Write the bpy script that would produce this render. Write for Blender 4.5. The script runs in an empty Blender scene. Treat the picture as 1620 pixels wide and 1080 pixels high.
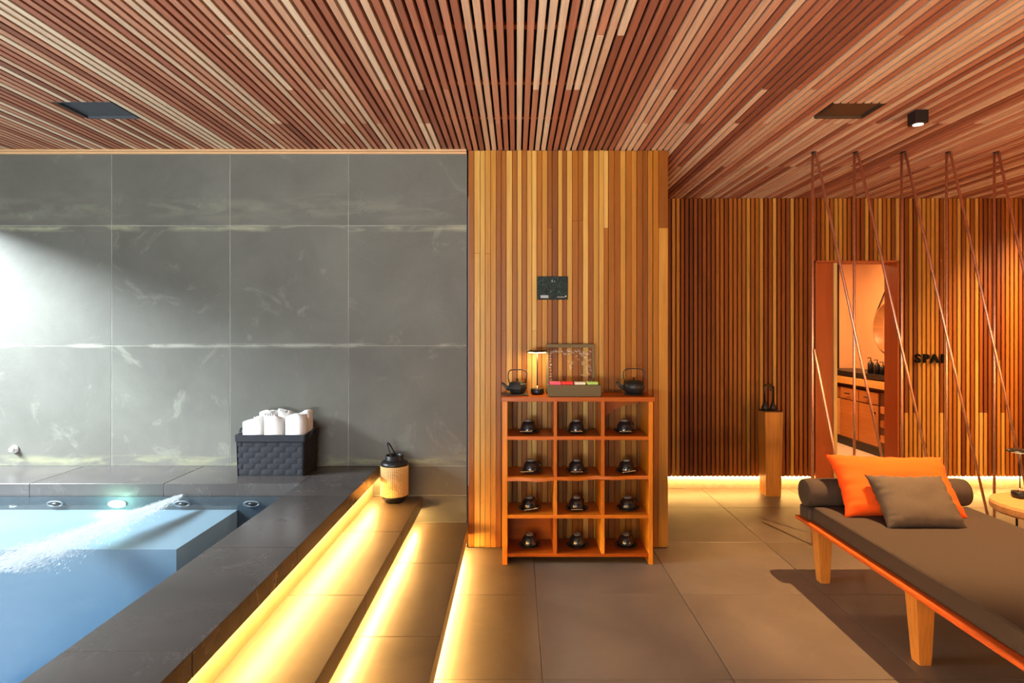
import bpy, bmesh, math, random
from mathutils import Vector, Matrix, noise
random.seed(7)
S = bpy.context.scene
COL = S.collection
PI = math.pi

# ------------------------------------------------------------------ camera, world, lights, exposure
CZ = 1.464          # eye height
F = 940.0           # focal length in pixels of the 1620 wide frame
cam_d = bpy.data.cameras.new('camera'); cam = bpy.data.objects.new('camera', cam_d); COL.objects.link(cam)
cam.location = (0, 0, CZ); cam.rotation_euler = (PI/2, 0, 0)
cam_d.sensor_width = 36; cam_d.lens = 36*F/1620
cam_d.shift_x = -7/1620; cam_d.shift_y = -18/1620; cam_d.clip_start = 0.02
S.camera = cam
vs = S.view_settings
vs.view_transform = 'Standard'; vs.look = 'None'; vs.gamma = 1; vs.use_curve_mapping = False
vs.exposure = 0.45
w = bpy.data.worlds.new('world'); S.world = w; w.use_nodes = True
bgn = w.node_tree.nodes['Background']; bgn.inputs[0].default_value = (0.72, 0.85, 1.0, 1); bgn.inputs[1].default_value = 0.7

def area(name, loc, target, sx, sy, power, col, spread=180):
    l = bpy.data.lights.new(name, 'AREA'); l.shape = 'RECTANGLE'; l.size = sx; l.size_y = sy
    l.energy = power; l.color = col; l.spread = math.radians(spread)
    o = bpy.data.objects.new(name, l); COL.objects.link(o); o.location = loc
    d = Vector(target)-Vector(loc); o.rotation_euler = d.to_track_quat('-Z', 'Y').to_euler(); return o
def spot(name, loc, target, power, col, angle=110, blend=.6, r=.02):
    l = bpy.data.lights.new(name, 'SPOT'); l.energy = power; l.color = col; l.spot_size = math.radians(angle)
    l.spot_blend = blend; l.shadow_soft_size = r
    o = bpy.data.objects.new(name, l); COL.objects.link(o); o.location = loc
    d = Vector(target)-Vector(loc); o.rotation_euler = d.to_track_quat('-Z', 'Y').to_euler(); return o
DAY = (0.86, 0.93, 1.0); WARM = (1.0, 0.55, 0.22); LEDC = (1.0, 0.56, 0.16)
area('daylight_front_window', (-1.7, -3.35, 1.35), (-1.7, 3, 1.6), 3.6, 2.2, 42, DAY)
area('ceiling_bounce_fill', (-2.3, -3.4, 0.35), (-2.0, 0.9, 2.67), 3.0, 0.6, 480, (1.0, 0.97, 0.93), 90)  # added upward fill for the ceiling, stands in for bounce off unseen ground
area('daylight_left_window', (-5.9, 1.9, 3.6), (-3.0, 3.6, 0.6), 2.0, 1.4, 2000, DAY)
spot('spot_over_daybed', (2.22, 3.285, 2.585), (2.22, 3.285, 0), 430, WARM, 66, .6, .015)
spot('spot_over_entry', (3.9, 1.2, 2.6), (3.9, 1.6, 0), 25, WARM, 150, .7, .05)
spot('spot_right_rear', (5.1, 4.45, 2.6), (5.0, 5.4, 0.6), 620, WARM, 110, 1.0, .08)
spot('spot_mid', (1.0, 1.0, 2.6), (0.8, 1.6, 0), 25, WARM, 150, .8, .05)
spot('warm_ceiling_fill', (3.0, -1.2, 0.4), (3.4, 1.4, 2.67), 340, (1.0, 0.40, 0.09), 120, .9, .1)  # added out of view to warm the ceiling on the right, no known fitting
spot('warm_ceiling_fill', (4.9, 0.2, 0.4), (4.0, 3.4, 2.67), 340, (1.0, 0.40, 0.09), 120, .9, .1)  # second added fill, warms the same side of the ceiling
area('washroom_ceiling_light', (3.4, 7.0, 2.47), (3.4, 7.0, 0), 0.7, 0.7, 75, (1.0, 0.55, 0.24))

# ------------------------------------------------------------------ helpers
class MB:
    def __init__(s): s.v = []; s.f = []; s.t = []; s.sm = []
    def add(s, vs, fs, tint=None, smooth=False):
        b = len(s.v); s.v += [tuple(p) for p in vs]
        for f in fs: s.f.append([b+i for i in f]); s.t.append(tint or (.5, .5)); s.sm.append(smooth)
        return s
    def box(s, x0, x1, y0, y1, z0, z1, tint=None, taper=None, bev=0):
        if bev:
            return s.bbox(x0, x1, y0, y1, z0, z1, bev, tint)
        v = [(x0,y0,z0),(x1,y0,z0),(x1,y1,z0),(x0,y1,z0),(x0,y0,z1),(x1,y0,z1),(x1,y1,z1),(x0,y1,z1)]
        if taper:
            cx, cy = (x0+x1)/2, (y0+y1)/2
            for i in range(4): v[i] = (cx+(v[i][0]-cx)*taper, cy+(v[i][1]-cy)*taper, v[i][2])
        return s.add(v, [(3,2,1,0),(4,5,6,7),(0,1,5,4),(1,2,6,5),(2,3,7,6),(3,0,4,7)], tint)
    def bbox(s, x0, x1, y0, y1, z0, z1, bev, tint=None, seg=1, smooth=False, taper=None):
        bm = bmesh.new(); bmesh.ops.create_cube(bm, size=1)
        for v in bm.verts:
            v.co = Vector((x0+(v.co.x+.5)*(x1-x0), y0+(v.co.y+.5)*(y1-y0), z0+(v.co.z+.5)*(z1-z0)))
        bmesh.ops.bevel(bm, geom=bm.edges[:], offset=bev, segments=seg, profile=.5, affect='EDGES')
        bm.verts.index_update()
        s.add([v.co[:] for v in bm.verts], [[v.index for v in f.verts] for f in bm.faces], tint, smooth); bm.free(); return s
    def tube(s, pts, r, n=8, closed=False, tint=None, caps=True, smooth=True):
        pts = [Vector(p) for p in pts]; m = len(pts); rs = r if isinstance(r, (list, tuple)) else [r]*m
        V = []; up = None
        for i, p in enumerate(pts):
            a = pts[(i-1) % m] if (closed or i > 0) else p; b = pts[(i+1) % m] if (closed or i < m-1) else p
            t = (b-a).normalized()
            if up is None: up = Vector((0,0,1)) if abs(t.z) < .9 else Vector((1,0,0))
            sd = t.cross(up).normalized(); up = sd.cross(t).normalized()
            for k in range(n):
                an = 2*PI*k/n; V.append(p+(sd*math.cos(an)+up*math.sin(an))*rs[i])
        Fc = []
        for i in range(m if closed else m-1):
            j = (i+1) % m
            for k in range(n): Fc.append((i*n+k, i*n+(k+1) % n, j*n+(k+1) % n, j*n+k))
        if caps and not closed: Fc.append(tuple(range(n))[::-1]); Fc.append(tuple((m-1)*n+k for k in range(n)))
        return s.add(V, Fc, tint, smooth)
    def lathe(s, prof, c=(0,0,0), n=32, tint=None, smooth=True, axis='z', rot=0, sx=1, sy=1):
        V = []; Fc = []; m = len(prof)
        for r, z in prof:
            for k in range(n):
                a = 2*PI*k/n+rot; x, y = r*math.cos(a)*sx, r*math.sin(a)*sy
                p = (x, y, z) if axis == 'z' else ((z, x, y) if axis == 'x' else (x, z, y))
                V.append((c[0]+p[0], c[1]+p[1], c[2]+p[2]))
        for i in range(m-1):
            for k in range(n): Fc.append((i*n+k, i*n+(k+1) % n, (i+1)*n+(k+1) % n, (i+1)*n+k))
        if prof[0][0] > 1e-4: Fc.append(tuple(range(n))[::-1])
        if prof[-1][0] > 1e-4: Fc.append(tuple((m-1)*n+k for k in range(n)))
        return s.add(V, Fc, tint, smooth)
    def prism(s, poly, axis, a, b, tint=None, smooth=False):   # poly in the plane normal to axis
        n = len(poly)
        def P(u, v, w):
            return {'x': (w, u, v), 'y': (u, w, v), 'z': (u, v, w)}[axis]
        V = [P(u, v, a) for u, v in poly]+[P(u, v, b) for u, v in poly]
        Fc = [tuple(range(n))[::-1], tuple(range(n, 2*n))]+[(i, (i+1) % n, n+(i+1) % n, n+i) for i in range(n)]
        return s.add(V, Fc, tint, smooth)
def mesh_from(name, mb, mat, recalc=True):
    me = bpy.data.meshes.new(name); me.from_pydata(mb.v, [], mb.f); me.update()
    if any(mb.sm): me.polygons.foreach_set('use_smooth', mb.sm)
    ca = me.color_attributes.new('tint', 'FLOAT_COLOR', 'CORNER')
    d = []
    for p, t in zip(me.polygons, mb.t): d += [t[0], t[1], 0, 1]*p.loop_total
    ca.data.foreach_set('color', d)
    if recalc:
        bm = bmesh.new(); bm.from_mesh(me); bmesh.ops.recalc_face_normals(bm, faces=bm.faces[:]); bm.to_mesh(me); bm.free()
    if mat: me.materials.append(mat)
    return me
def obj(name, mb, mat, parent=None, recalc=True):
    o = bpy.data.objects.new(name, mesh_from(name, mb, mat, recalc)); COL.objects.link(o)
    if parent: o.parent = parent
    return o
def tag(o, label, cat, group=None, kind=None):
    if label: o['label'] = label
    if cat: o['category'] = cat
    if group: o['group'] = group
    if kind: o['kind'] = kind
    return o
def struct(name, mb, mat, label=None, cat=None):
    o = obj(name, mb, mat); o['kind'] = 'structure'
    if label: o['label'] = label
    if cat: o['category'] = cat
    return o
def thing(name, label, cat, loc=(0,0,0), rz=0, group=None):
    o = bpy.data.objects.new(name, None); COL.objects.link(o); o.location = loc; o.rotation_euler = (0, 0, rz)
    o.empty_display_size = .05; tag(o, label, cat, group); return o
def dup(root, loc, rz=0, label=None, group=None):
    def cp(o, par):
        c = o.copy(); COL.objects.link(c)
        if par: c.parent = par
        for ch in o.children: cp(ch, c)
        return c
    r = cp(root, None); r.location = loc; r.rotation_euler = (0, 0, rz)
    if label: r['label'] = label
    if group: r['group'] = group
    return r

# ------------------------------------------------------------------ materials
def new_mat(name):
    m = bpy.data.materials.new(name); m.use_nodes = True; nt = m.node_tree
    return m, nt, nt.nodes['Principled BSDF']
def ramp(nt, stops, interp='LINEAR'):
    r = nt.nodes.new('ShaderNodeValToRGB'); r.color_ramp.interpolation = interp
    e = r.color_ramp.elements
    while len(e) < len(stops): e.new(.5)
    for i, (p, c) in enumerate(stops): e[i].position = p; e[i].color = (*c, 1)
    return r
def coords(nt, scale, offset_attr=False):
    tc = nt.nodes.new('ShaderNodeTexCoord'); mp = nt.nodes.new('ShaderNodeMapping'); mp.inputs['Scale'].default_value = scale
    if offset_attr:
        at = nt.nodes.new('ShaderNodeAttribute'); at.attribute_name = 'tint'
        sep = nt.nodes.new('ShaderNodeSeparateColor'); nt.links.new(at.outputs['Color'], sep.inputs[0])
        ml = nt.nodes.new('ShaderNodeMath'); ml.operation = 'MULTIPLY'; ml.inputs[1].default_value = 57.0
        nt.links.new(sep.outputs[1], ml.inputs[0])
        ad = nt.nodes.new('ShaderNodeVectorMath'); ad.operation = 'ADD'
        nt.links.new(tc.outputs['Object'], ad.inputs[0]); nt.links.new(ml.outputs[0], ad.inputs[1])
        nt.links.new(ad.outputs[0], mp.inputs['Vector'])
        return mp, sep
    nt.links.new(tc.outputs['Object'], mp.inputs['Vector']); return mp, None
def mixc(nt, a, b, fac, mode='MIX'):
    m = nt.nodes.new('ShaderNodeMix'); m.data_type = 'RGBA'; m.blend_type = mode
    for s, x in ((m.inputs[6], a), (m.inputs[7], b)):
        if isinstance(x, tuple): s.default_value = (*x, 1)
        else: nt.links.new(x, s)
    if isinstance(fac, float): m.inputs[0].default_value = fac
    else: nt.links.new(fac, m.inputs[0])
    return m.outputs[2]
def noise_n(nt, mp, scale, detail=4, rough=.55, dist=0):
    n = nt.nodes.new('ShaderNodeTexNoise'); n.inputs['Scale'].default_value = scale; n.inputs['Detail'].default_value = detail
    n.inputs['Roughness'].default_value = rough; n.inputs['Distortion'].default_value = dist
    nt.links.new(mp.outputs[0], n.inputs['Vector']); return n
def bump(nt, bs, h, strength, dist=.002):
    b = nt.nodes.new('ShaderNodeBump'); b.inputs['Strength'].default_value = strength; b.inputs['Distance'].default_value = dist
    nt.links.new(h, b.inputs['Height']); nt.links.new(b.outputs[0], bs.inputs['Normal'])
def wood(name, stops, axis='z', rough=.45, knots=.5, grain=.5, streak=None):
    m, nt, bs = new_mat(name)
    sc = {'x': (.35, 9, 9), 'y': (9, .35, 9), 'z': (9, 9, .35)}[axis]
    mp, sep = coords(nt, sc, True)
    base = ramp(nt, stops); 
    n1 = noise_n(nt, mp, 1.2, 3, .5, .6)
    # the piece's own tone drifts a little along its length
    a = nt.nodes.new('ShaderNodeMath'); a.operation = 'MULTIPLY_ADD'; a.inputs[1].default_value = .34; a.inputs[2].default_value = -.17
    nt.links.new(n1.outputs[0], a.inputs[0])
    b = nt.nodes.new('ShaderNodeMath'); b.operation = 'ADD'; nt.links.new(sep.outputs[0], b.inputs[0]); nt.links.new(a.outputs[0], b.inputs[1])
    nt.links.new(b.outputs[0], base.inputs[0])
    sc2 = {'x': (3, 120, 120), 'y': (120, 3, 120), 'z': (120, 120, 3)}[axis]
    mp2, _ = coords(nt, sc2, True)
    n2 = noise_n(nt, mp2, 1.0, 5, .65)
    g = ramp(nt, [(.25, (1-grain,)*3), (.75, (1.12,)*3)]); nt.links.new(n2.outputs[0], g.inputs[0])
    c = mixc(nt, base.outputs[0], g.outputs[0], 1.0, 'MULTIPLY')
    sc3 = {'x': (1.1, 7, 7), 'y': (7, 1.1, 7), 'z': (7, 7, 1.1)}[axis]
    mp3, _ = coords(nt, sc3, True)
    n3 = noise_n(nt, mp3, 1.0, 4, .6, 1.2)
    k = ramp(nt, [(.70, (0,)*3), (.80, (knots,)*3)]); nt.links.new(n3.outputs[0], k.inputs[0])
    c = mixc(nt, c, (.16, .07, .03), k.outputs[0])
    nt.links.new(c, bs.inputs['Base Color']); bs.inputs['Roughness'].default_value = rough; bs.inputs['Specular IOR Level'].default_value = .25
    bump(nt, bs, n2.outputs[0], .25, .001); return m
def simple(name, col, rough=.5, metal=0, nscale=0, namp=.15, bmp=0, emit=None, estr=0, spec=None, vec=(1,1,1)):
    m, nt, bs = new_mat(name)
    bs.inputs['Roughness'].default_value = rough; bs.inputs['Metallic'].default_value = metal
    if spec is not None: bs.inputs['Specular IOR Level'].default_value = spec
    mp, _ = coords(nt, vec); n = noise_n(nt, mp, nscale or 20, 5, .6)
    r = ramp(nt, [(.3, tuple(x*(1-namp) for x in col)), (.7, tuple(min(1, x*(1+namp)) for x in col))]); nt.links.new(n.outputs[0], r.inputs[0])
    nt.links.new(r.outputs[0], bs.inputs['Base Color'])
    if bmp: bump(nt, bs, n.outputs[0], bmp, .002)
    if emit: bs.inputs['Emission Color'].default_value = (*emit, 1); bs.inputs['Emission Strength'].default_value = estr
    return m
def stone(name, c0, c1, stain, rough=(.35, .5), sc=1.0, stain_amt=.5, bmp=.1, bsc=90, spec=.5, bands=None):
    m, nt, bs = new_mat(name); bs.inputs['Specular IOR Level'].default_value = spec; mp, sep = coords(nt, (1, 1, 1), True)
    n = noise_n(nt, mp, 1.6*sc, 8, .62, .4); r = ramp(nt, [(.32, c0), (.7, c1)]); nt.links.new(n.outputs[0], r.inputs[0])
    n2 = noise_n(nt, mp, 2.4*sc, 6, .7, 1.5); r2 = ramp(nt, [(.58, (0,)*3), (.76, (stain_amt,)*3)]); nt.links.new(n2.outputs[0], r2.inputs[0])
    c = mixc(nt, r.outputs[0], stain, r2.outputs[0])
    if bands:
        sx = nt.nodes.new('ShaderNodeSeparateXYZ'); tcb = nt.nodes.new('ShaderNodeTexCoord'); nt.links.new(tcb.outputs['Object'], sx.inputs[0])
        mpb, _ = coords(nt, (1.5, 1, 6)); nb = noise_n(nt, mpb, 2.2, 6, .6, .4)
        for z0, hw, amt, bc in bands:       # mineral marks left along the joints
            d = nt.nodes.new('ShaderNodeMath'); d.operation = 'SUBTRACT'; d.inputs[1].default_value = z0; nt.links.new(sx.outputs[2], d.inputs[0])
            ab = nt.nodes.new('ShaderNodeMath'); ab.operation = 'ABSOLUTE'; nt.links.new(d.outputs[0], ab.inputs[0])
            mr_ = nt.nodes.new('ShaderNodeMapRange'); mr_.inputs[1].default_value = 0; mr_.inputs[2].default_value = hw; mr_.inputs[3].default_value = 1; mr_.inputs[4].default_value = 0; nt.links.new(ab.outputs[0], mr_.inputs[0])
            rb_ = ramp(nt, [(.45, (0,)*3), (.62, (amt,)*3)]); nt.links.new(nb.outputs[0], rb_.inputs[0])
            mm = nt.nodes.new('ShaderNodeMath'); mm.operation = 'MULTIPLY'; nt.links.new(mr_.outputs[0], mm.inputs[0]); nt.links.new(rb_.outputs[0], mm.inputs[1])
            c = mixc(nt, c, bc, mm.outputs[0])
    v = nt.nodes.new('ShaderNodeMapRange'); v.inputs[3].default_value = .96; v.inputs[4].default_value = 1.04; nt.links.new(sep.outputs[0], v.inputs[0])
    cc = nt.nodes.new('ShaderNodeCombineColor')
    for i in range(3): nt.links.new(v.outputs[0], cc.inputs[i])
    c = mixc(nt, c, cc.outputs[0], 1.0, 'MULTIPLY')
    nt.links.new(c, bs.inputs['Base Color'])
    rr = nt.nodes.new('ShaderNodeMapRange'); rr.inputs[3].default_value = rough[0]; rr.inputs[4].default_value = rough[1]
    nt.links.new(n2.outputs[0], rr.inputs[0]); nt.links.new(rr.outputs[0], bs.inputs['Roughness'])
    n4 = noise_n(nt, mp, bsc, 3, .6); bump(nt, bs, n4.outputs[0], bmp, .003)
    return m
CEDAR = wood('ceiling_cedar', [(0, (.17,.055,.032)), (.3, (.36,.125,.07)), (.5, (.50,.23,.135)), (.7, (.60,.385,.25)), (1, (.72,.54,.37))], 'y', .5, .45, .3)
GOLD = wood('golden_wall_wood', [(0, (.15,.045,.004)), (.3, (.23,.072,.006)), (.55, (.30,.105,.008)), (.8, (.40,.19,.028)), (1, (.54,.33,.085))], 'z', .42, .2, .32)
REDW = wood('rear_wall_wood', [(0, (.085,.020,.003)), (.3, (.20,.050,.006)), (.55, (.31,.10,.011)), (.8, (.43,.20,.032)), (1, (.56,.31,.075))], 'z', .45, .5, .32)
SHELFW = wood('orange_shelf_wood', [(0, (.22,.04,.002)), (.5, (.44,.105,.005)), (1, (.54,.17,.012))], 'x', .35, .25, .25)
SHELFZ = wood('orange_upright_wood', [(0, (.30,.065,.003)), (.5, (.52,.15,.006)), (1, (.60,.22,.015))], 'z', .35, .25, .25)
LEGW = wood('leg_wood', [(0, (.26,.07,.01)), (.5, (.46,.155,.022)), (1, (.60,.27,.06))], 'z', .4, .5, .35)
DARKGAP = simple('dark_backing', (.012,.008,.006), .9)
WALLTILE = stone('grey_wall_tile', (.082,.080,.070), (.112,.111,.098), (.23,.235,.19), (.42,.6), 1.0, .5, .35, 60, .2, [(2.150, .030, .55, (.36,.36,.24)), (.585, .045, .8, (.22,.22,.13)), (2.28, .12, .35, (.20,.20,.15)), (1.36, .02, .8, (.3,.3,.26))])
COPTILE = stone('dark_coping_tile', (.045,.040,.038), (.072,.064,.061), (.13,.12,.115), (.25,.29), 1.4, .45, .08)
FLOORT = stone('floor_tile', (.115,.092,.072), (.160,.130,.102), (.20,.165,.13), (.36,.5), 1.3, .35, .2, 45)
GROUTL = simple('light_grout', (.27,.265,.23), .9)
GROUTW = simple('wall_grout', (.25,.25,.215), .9, 0, 3, .4)
GROUTD = simple('dark_grout', (.05,.04,.03), .9)
CREAM = simple('cream_plaster', (.62,.50,.36), .8)
WASHWALL = simple('washroom_plaster', (.72,.40,.18), .85, 0, 3, .05)
PLAIN = simple('plain_plaster', (.30,.24,.18), .85, 0, 3, .08)
LED = simple('led_diffuser', (1,.8,.5), .5, emit=LEDC, estr=170)
LEDR = simple('rear_led_diffuser', (1,.8,.5), .5, emit=LEDC, estr=50)
LEDW = simple('warm_lamp_diffuser', (1,.9,.7), .5, emit=(1,.66,.30), estr=38)
COPPER = simple('brushed_copper', (.82,.47,.33), .42, 1, 40, .1)
BLACKM = simple('black_metal', (.012,.012,.014), .38, .3, 30, .2)
BLACKI = simple('cast_iron', (.014,.015,.015), .42, .2, 60, .3, .3)
BLACKC = simple('black_glaze', (.012,.012,.015), .13, 0, 30, .2)
RIMC = simple('bare_clay_rim', (.16,.155,.15), .4)
SPOONW = simple('pale_spoon_wood', (.62,.42,.20), .5)
TOWEL = simple('white_towel', (.80,.82,.82), .95, 0, 220, .06, .8)
FELT = simple('charcoal_felt', (.017,.019,.026), .95, 0, 160, .35, .6)
MATTR = simple('dark_brown_fabric', (.048,.034,.027), .9, 0, 300, .15, .25)
PILLG = simple('grey_brown_fabric', (.085,.065,.05), .85, 0, 300, .2, .3)
PILLO = simple('orange_fabric', (.95,.10,.001), .9, 0, 300, .05, .2)
REDEDGE = wood('red_frame_wood', [(0, (.38,.06,.012)), (.5, (.58,.11,.02)), (1, (.66,.17,.03))], 'y', .35, .1, .2)
WHITEP = simple('white_plastic', (.75,.75,.73), .35)
GREYW = wood('weathered_wood', [(0, (.09,.065,.025)), (.5, (.14,.105,.045)), (1, (.19,.15,.075))], 'x', .6, .2, .3)
GREYZ = wood('weathered_wood_upright', [(0, (.09,.065,.025)), (.5, (.14,.105,.045)), (1, (.19,.15,.075))], 'z', .6, .2, .3)
CANE = simple('woven_cane', (.74,.48,.20), .55, 0, 80, .15)
def glassy(name, tint, gloss_rough=.02, ior=1.45, transp=1.0):
    m = bpy.data.materials.new(name); m.use_nodes = True; nt = m.node_tree; nt.nodes.remove(nt.nodes['Principled BSDF'])
    out = nt.nodes['Material Output']; t = nt.nodes.new('ShaderNodeBsdfTransparent'); t.inputs[0].default_value = (*tint, 1)
    g = nt.nodes.new('ShaderNodeBsdfGlossy'); g.inputs['Roughness'].default_value = gloss_rough
    fr = nt.nodes.new('ShaderNodeFresnel'); fr.inputs[0].default_value = ior; mx = nt.nodes.new('ShaderNodeMixShader')
    ge = nt.nodes.new('ShaderNodeNewGeometry'); iv = nt.nodes.new('ShaderNodeMath'); iv.operation = 'SUBTRACT'; iv.inputs[0].default_value = 1; nt.links.new(ge.outputs['Backfacing'], iv.inputs[1])
    ml = nt.nodes.new('ShaderNodeMath'); ml.operation = 'MULTIPLY'; nt.links.new(fr.outputs[0], ml.inputs[0]); nt.links.new(iv.outputs[0], ml.inputs[1]); nt.links.new(ml.outputs[0], mx.inputs[0]); nt.links.new(t.outputs[0], mx.inputs[1]); nt.links.new(g.outputs[0], mx.inputs[2])
    nt.links.new(mx.outputs[0], out.inputs[0]); return m, nt, g, fr, out
GLASS = glassy('window_glass', (.97,.99,.98))[0]
WATER, wnt, wg, wfr, wout = glassy('pool_water', (1,1,1), .04, 1.33)
va = wnt.nodes.new('ShaderNodeVolumeAbsorption'); va.inputs[0].default_value = (.50, .76, .90, 1); va.inputs[1].default_value = 1.0
wnt.links.new(va.outputs[0], wout.inputs['Volume'])
wtc = wnt.nodes.new('ShaderNodeTexCoord'); wn = wnt.nodes.new('ShaderNodeTexNoise'); wn.inputs['Scale'].default_value = 5; wn.inputs['Detail'].default_value = 3
wnt.links.new(wtc.outputs['Object'], wn.inputs['Vector']); wb = wnt.nodes.new('ShaderNodeBump'); wb.inputs['Strength'].default_value = .12; wb.inputs['Distance'].default_value = .02
wnt.links.new(wn.outputs[0], wb.inputs['Height']); wnt.links.new(wb.outputs[0], wg.inputs['Normal'])
POOLP = simple('pale_pool_plaster', (.135,.20,.245), .6, 0, 4, .04)
RISER = simple('brown_riser', (.46,.35,.20), .6, 0, 6, .1)
POOLW = simple('slate_pool_wall', (.035,.05,.06), .5, 0, 4, .2)
MIRROR = simple('mirror_glass', (.85,.85,.85), .02, 1, 2, .01)

def px(x, y, Y):        # a pixel of the photograph at depth Y
    return ((x-817)*Y/F, Y, CZ-(y-522)*Y/F)
def rt(): return (random.random(), random.random())

# ------------------------------------------------------------------ room shell
H = 2.672; XL, XR, YF = -3.75, 5.3, -3.2
fl = struct('floor', MB().box(-0.9, XR, YF, 5.6, -.06, -.006), GROUTD)
xs = [-.69+.0, .11-.0]
k = -1
ed_x = [-.5, .11]+[.11+.8*i for i in range(1, 6)]+[4.91, XR]
ed_x = sorted(set(round(v, 3) for v in ed_x))
ed_y = [YF]+[2.49-.8*i for i in range(6, -1, -1)]+[3.29, 4.10, 4.90, 5.50]
for i in range(len(ed_x)-1):
    for j in range(len(ed_y)-1):
        g = .0016
        if ed_x[i+1]-ed_x[i] < .02: continue
        obj('tile', MB().box(ed_x[i]+g, ed_x[i+1]-g, ed_y[j]+g, ed_y[j+1]-g, -.012, 0, rt(), bev=.001), FLOORT, fl)
# tiled wall behind the pool
wb_ = struct('wall_back', MB().box(XL-.1, -.335, 4.0015, 4.12, -.1, H+.05), GROUTW)
tx = [XL]+[-.335-.797*i for i in range(4, -1, -1)]
tz = [0, .17, .352, .549, 1.358, 2.166, H-.012]
for i in range(len(tx)-1):
    for j in range(len(tz)-1):
        if tz[j] < .5 and tx[i+1] < -1.2: continue
        g = .002
        obj('tile', MB().box(tx[i]+g, tx[i+1]-g, 4.0, 4.014, tz[j]+g, tz[j+1]-g, rt(), bev=.001), WALLTILE, wb_)
tr = MB().box(XL, -.335, 3.965, 3.999, H-.014, H-.001, (.8,.3)).box(XL, -.335, 3.985, 3.999, H-.026, H-.014, (.9,.3))
struct('trim_1', tr, wood('trim_wood', [(0,(.36,.17,.08)),(1,(.5,.31,.16))], 'x', .5, .1, .2))
# slatted pier
P0, P1 = -.328, 1.021
pier = struct('wall_pier', MB().box(P0+.004, P1-.006, 4.012, 5.45, 0, H+.03).box(P0+.004, P0+.01, 4.0, 4.014, 0, H), DARKGAP)
x = P0+.004; i = 0
light_seq = [0,1,1,.9,.7,0,.2,1,.3,1,.2,.9,1,.4,.9,.3,.2,1,.1,1,.3,.2,1,.2,1,1,.3,.4,0,1]
while x < P1-.012:
    wd = random.choice([.030, .034, .037, .040]); 
    if x+wd > P1-.05: wd = P1-x-.002
    l = light_seq[i] if i < len(light_seq) else random.random()
    t0 = max(.05, min(.97, l*.64+.24+random.uniform(-.08, .08))); d = random.choice([0, 0, .003, .006, .009])
    zs = [.006, H-.001]
    if random.random() < .45: zs.insert(1, random.choice([.42, .78, 1.02, 1.46, 1.98, 2.15, 2.2]))
    for q in range(len(zs)-1):
        t = t0 if q == 0 else max(.05, min(.97, random.choice([t0, random.random()])))
        obj('slat', MB().box(x+.0012, x+wd-.0012, 4.0-d-.004, 4.014, zs[q]+.0005, zs[q+1]-.0005, (t, random.random()), bev=.0012), GOLD, pier)
    x += wd; i += 1
x = 4.05
while x < 5.40:                       # slats round the corner on the pier's right flank
    obj('slat', MB().box(P1-.01, P1+.012, x, x+.034, .006, H-.001, (random.uniform(.3,.8), random.random()), bev=.0012), GOLD, pier); x += .041
# slatted rear wall with its doorway
DX0, DX1, DZ = 2.735, 3.490, 2.094
rear = struct('wall_rear', MB().box(P1, DX0, 5.475, 5.59, .118, H+.03).box(DX1, XR, 5.475, 5.59, .118, H+.03).box(DX0, DX1, 5.475, 5.59, DZ, H+.03), DARKGAP)
struct('baseboard_rear', MB().box(P1, DX0, 5.50, 5.59, 0, .118).box(DX1, XR, 5.50, 5.59, 0, .118), CREAM)
x = P1+.002
while x < XR-.03:
    c = x+.015
    if c < DX0:
        t = random.choice([.15,.2,.25,.3,.35,.5,.9]) if not (1.95 < c < 2.25) else random.choice([.5,.8,.9])
        if 1.40 < c < 1.52: t = .85
    else: t = random.choice([.25,.35,.5,.65,.8,.9,.95]) if not 3.56 < c < 3.96 else random.choice([.80,.86,.92,.74])
    lo = DZ+.004 if DX0-.03 < c < DX1+.02 else .1226
    zs = [lo, H-.001]
    if c > DX1+.03 and random.random() < .6: zs.insert(1, random.choice([.707, 1.187]))
    elif c < DX0 and random.random() < .3: zs.insert(1, random.choice([1.0, 1.45, 2.0]))
    for q in range(len(zs)-1):
        tt = t if q == 0 else random.choice([t, random.random()])
        obj('slat', MB().box(x, x+.0285, 5.437, 5.463, zs[q]+.0005, zs[q+1]-.0005, (tt, random.random()), bev=.0015), REDW, rear)
    x += .0402
# door frame and sliding leaf
JW = wood('door_wood', [(0, (.24,.045,.012)), (.5, (.36,.085,.02)), (1, (.46,.14,.03))], 'z', .4, .1, .2)
door = struct('door_1', MB().box(DX1-.010, DX1+.004, 5.425, 5.62, 0, DZ).box(DX0-.004, DX0+.010, 5.425, 5.62, 0, DZ).box(DX0-.004, DX1+.004, 5.425, 5.62, DZ-.010, DZ+.004), JW)
obj('sliding_leaf', MB().box(DX0-.6, 2.945, 5.598, 5.632, .01, DZ-.0, (.5,.5)).box(DX0, 2.932, 5.50, 5.597, .01, DZ-.002, (.4,.4)), JW, door)
obj('leaf_edge', MB().box(2.932, 2.966, 5.49, 5.597, .01, DZ-.002, (.9,.3), bev=.003), wood('pale_edge', [(0,(.45,.30,.10)),(1,(.62,.46,.18))], 'z', .5, .1, .2), door)['label'] = 'pale wooden edge of the sliding leaf'
# washroom beyond
WX0, WX1, WY = 2.0, 4.65, 8.15
struct('wall_washroom_back', MB().box(WX0, WX1, WY, WY+.1, 0, 2.5), WASHWALL)
struct('wall_washroom_right', MB().box(WX1, WX1+.1, 5.6, WY+.1, 0, 2.5), WASHWALL)
struct('wall_washroom_left', MB().box(WX0-.1, WX0, 5.6, WY+.1, 0, 2.5), JW)
struct('ceiling_washroom', MB().box(WX0-.1, WX1+.1, 5.6, WY+.1, 2.5, 2.6), WASHWALL)
struct('floor_washroom', MB().box(WX0-.1, WX1+.1, 5.5, WY+.1, -.05, 0), simple('pale_floor', (.60,.48,.36), .5))
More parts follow.
